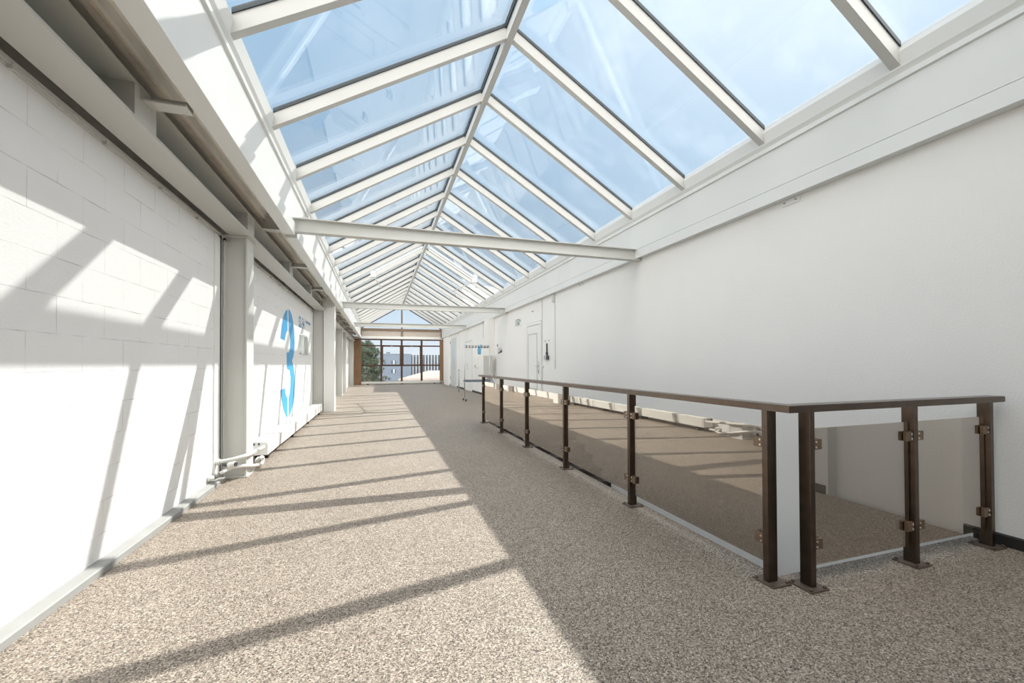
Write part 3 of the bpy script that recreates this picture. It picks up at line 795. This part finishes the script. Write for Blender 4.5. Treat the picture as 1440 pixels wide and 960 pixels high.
# ------------------------------------------------------------------ coat rack
ck = thing('coat_rack', 'rolling coat rack with hooks and a slatted shoe shelf behind the railing', 'coat rack', (2.95, 12.4, 0))
ra, rb, ry = 2.48, 3.26, 12.45
for x in (ra, rb):
    MB().tube([(x, ry, .07), (x, ry, 1.70)], .013, 10).build('upright', M_CHROME, ck)
    f = MB().tube([(x, ry - .22, .075), (x, ry + .22, .075)], .013, 10).build('foot_bar', M_CHROME, ck)
    for dy in (-.2, .2):
        MB().tube([(x - .014, ry + dy, .035), (x + .014, ry + dy, .035)], .035, 14).build('caster', M_DGREY, ck)
MB().tube([(ra - .02, ry, 1.62), (rb + .02, ry, 1.62)], .012, 10).build('hook_bar', M_CHROME, ck)
for i in range(8):
    x = ra + .06 + i * .094
    MB().tube([(x, ry, 1.62), (x, ry - .035, 1.60), (x, ry - .075, 1.625), (x, ry - .085, 1.675)], .011, 6)\
        .tube([(x, ry, 1.62), (x, ry + .035, 1.60), (x, ry + .075, 1.625), (x, ry + .085, 1.675)], .011, 6).build('hook', M_DGREY, ck)
s = MB()
for k in range(6): s.box(ra, rb, ry - .16 + k * .06, ry - .13 + k * .06, .595, .615)
s.build('shoe_shelf', M_SHOE, ck)
MB().box(ra, rb, ry - .18, ry - .165, .565, .625).box(ra, rb, ry + .165, ry + .18, .565, .625).build('shelf_rail', M_SHOE, ck)
hb = thing('hanging_bag', 'pale blue cloth bag hanging from the hooks of the coat rack', 'bag', (2.92, 12.36, 1.4))
o = MB()
o.prism([(2.865, 1.40), (2.955, 1.39), (2.965, 1.56), (2.93, 1.60), (2.875, 1.60), (2.855, 1.55)], 'y', 12.30, 12.345)
bmesh.ops.bevel(o.bm, geom=list(o.bm.edges), offset=.008, segments=2, affect='EDGES')
o.build('bag_body', M_GARM, hb)
MB().tube([(2.87, 12.33, 1.59), (2.885, 12.33, 1.67), (2.905, 12.33, 1.68), (2.92, 12.33, 1.59)], .008, 8)\
    .tube([(2.93, 12.33, 1.59), (2.955, 12.33, 1.70), (2.985, 12.33, 1.69), (3.0, 12.33, 1.64)], .012, 8).build('strap', M_GARM, hb)

# ------------------------------------------------------------------ outside the end window
gd = MB().box(-60, 90, YE + 3, 160, -6.3, -6.0)
struct(gd.build('ground', M_GROUND), 'ground outside beyond the end window', 'ground')
b1 = thing('office_building', 'blue grey office building with pale vertical fins beyond the end window', 'building', (5, 78, -6))
MB().box(-16, 5.5, 75, 95, -6, 2.95).build('facade', M_BLDG, b1)
MB().box(5.5, 22, 75.4, 95, -6, 2.80).build('glazed_wing', M_BGLASS, b1)
MB().box(-16.1, 5.6, 74.9, 95, 2.95, 3.0).build('parapet', M_FIN, b1)
x = 5.72
while x < 14:
    MB().box(x, x + .11, 74.8, 75.4, -6, 2.85).build('fin', M_FIN, b1); x += .53
for z0, z1 in ((1.23, 1.78), (-.35, .25)):
    MB().box(2.10, 2.40, 74.95, 75.05, z0, z1).box(2.66, 2.90, 74.95, 75.05, z0, z1).build('window', M_BGLASS, b1)
    MB().box(2.45, 2.64, 74.94, 75.05, z0, z1).build('blind', M_WHITE, b1)
MB().box(0.95, 1.2, 74.95, 75.05, 1.2, 1.62).build('window', M_BGLASS, b1)
MB().box(1.33, 1.98, 76, 78, 3.0, 3.28).build('rooftop_unit', M_BGLASS, b1)
pr = thing('plant_room', 'white rooftop plant room standing right of the far skylight panes', 'building', (6, 24, 3.1))
MB().box(4.0, 8.0, 20.3, 29.0, 3.12, 4.9, .02).build('walls', M_WHITE, pr)
MB().box(3.95, 8.05, 20.25, 29.05, 4.9, 5.0, .01).build('roof_edge', M_FIN, pr)
lr = thing('flat_roof', 'pale gravelled flat roof of the low building outside the end window', 'roof', (8, 50, 0))
MB().prism([(1.33, 30.15), (3.2, 30.15), (30, 31), (30, 68), (7.77, 68.9)], 'z', -.2, .1).build('gravel_top', M_GRAVEL, lr)
MB().prism([(1.6, 30.5), (3.2, 30.5), (29.8, 31.3), (29.8, 67), (7.9, 67.5)], 'z', -6, -.2).build('walls', M_WHITE, lr)

def pine(cx, cy, z0, ztop, R, seed):
    rnd = random.Random(seed)
    t = thing('pine_tree', 'dark green pine tree outside the left half of the end window', 'tree', (cx, cy, z0))
    trunk = MB().tube([(cx, cy, z0), (cx + .1, cy, (z0 + ztop) / 2), (cx, cy, ztop - .5)], .16, 10)
    fo = bmesh.new()
    def tuft(p, d, s):
        d = d.normalized()
        for _ in range(20):
            dd = (d * .8 + Vector((rnd.uniform(-1, 1), rnd.uniform(-1, 1), rnd.uniform(-.5, .9))) * .8).normalized()
            q = p + dd * s * rnd.uniform(.7, 1.2)
            sd_ = dd.cross(Vector((rnd.uniform(-1, 1), rnd.uniform(-1, 1), rnd.uniform(-1, 1)))).normalized() * s * .085
            a = [fo.verts.new(v) for v in (p - sd_, p + sd_, q)]
            fo.faces.new(a)
    nbr = 150
    for i in range(nbr):
        h = (i + .5) / nbr
        z = z0 + 2.0 + (ztop - z0 - 2.0) * h
        a = i * 2.399 + rnd.uniform(-.3, .3)
        L = R * (1 - h) ** .55 * rnd.uniform(.65, 1.1) + .15
        d = Vector((math.cos(a), math.sin(a), rnd.uniform(.15, .5)))
        p0 = Vector((cx, cy, z))
        p1 = p0 + d * L
        trunk.tube([p0, p0 + d * L * .5 + Vector((0, 0, -.05)), p1], .025, 5)
        n = int(5 + L * 7)
        for k in range(n):
            u = .25 + .75 * (k + 1) / n
            off = Vector((rnd.uniform(-1, 1), rnd.uniform(-1, 1), rnd.uniform(-.5, .8))) * .22 * L ** .5
            tuft(p0 + d * L * u + off, d * .5 + Vector((0, 0, .6)) + off, .27)
    trunk.build('trunk', M_BARK, t)
    me = bpy.data.meshes.new('foliage'); fo.to_mesh(me); fo.free(); me.materials.append(M_NEEDLE)
    o = bpy.data.objects.new('foliage', me); COL.objects.link(o)
    adopt(o, t)
pine(-0.85, 32.5, -6.0, 2.6, 1.9, 3)
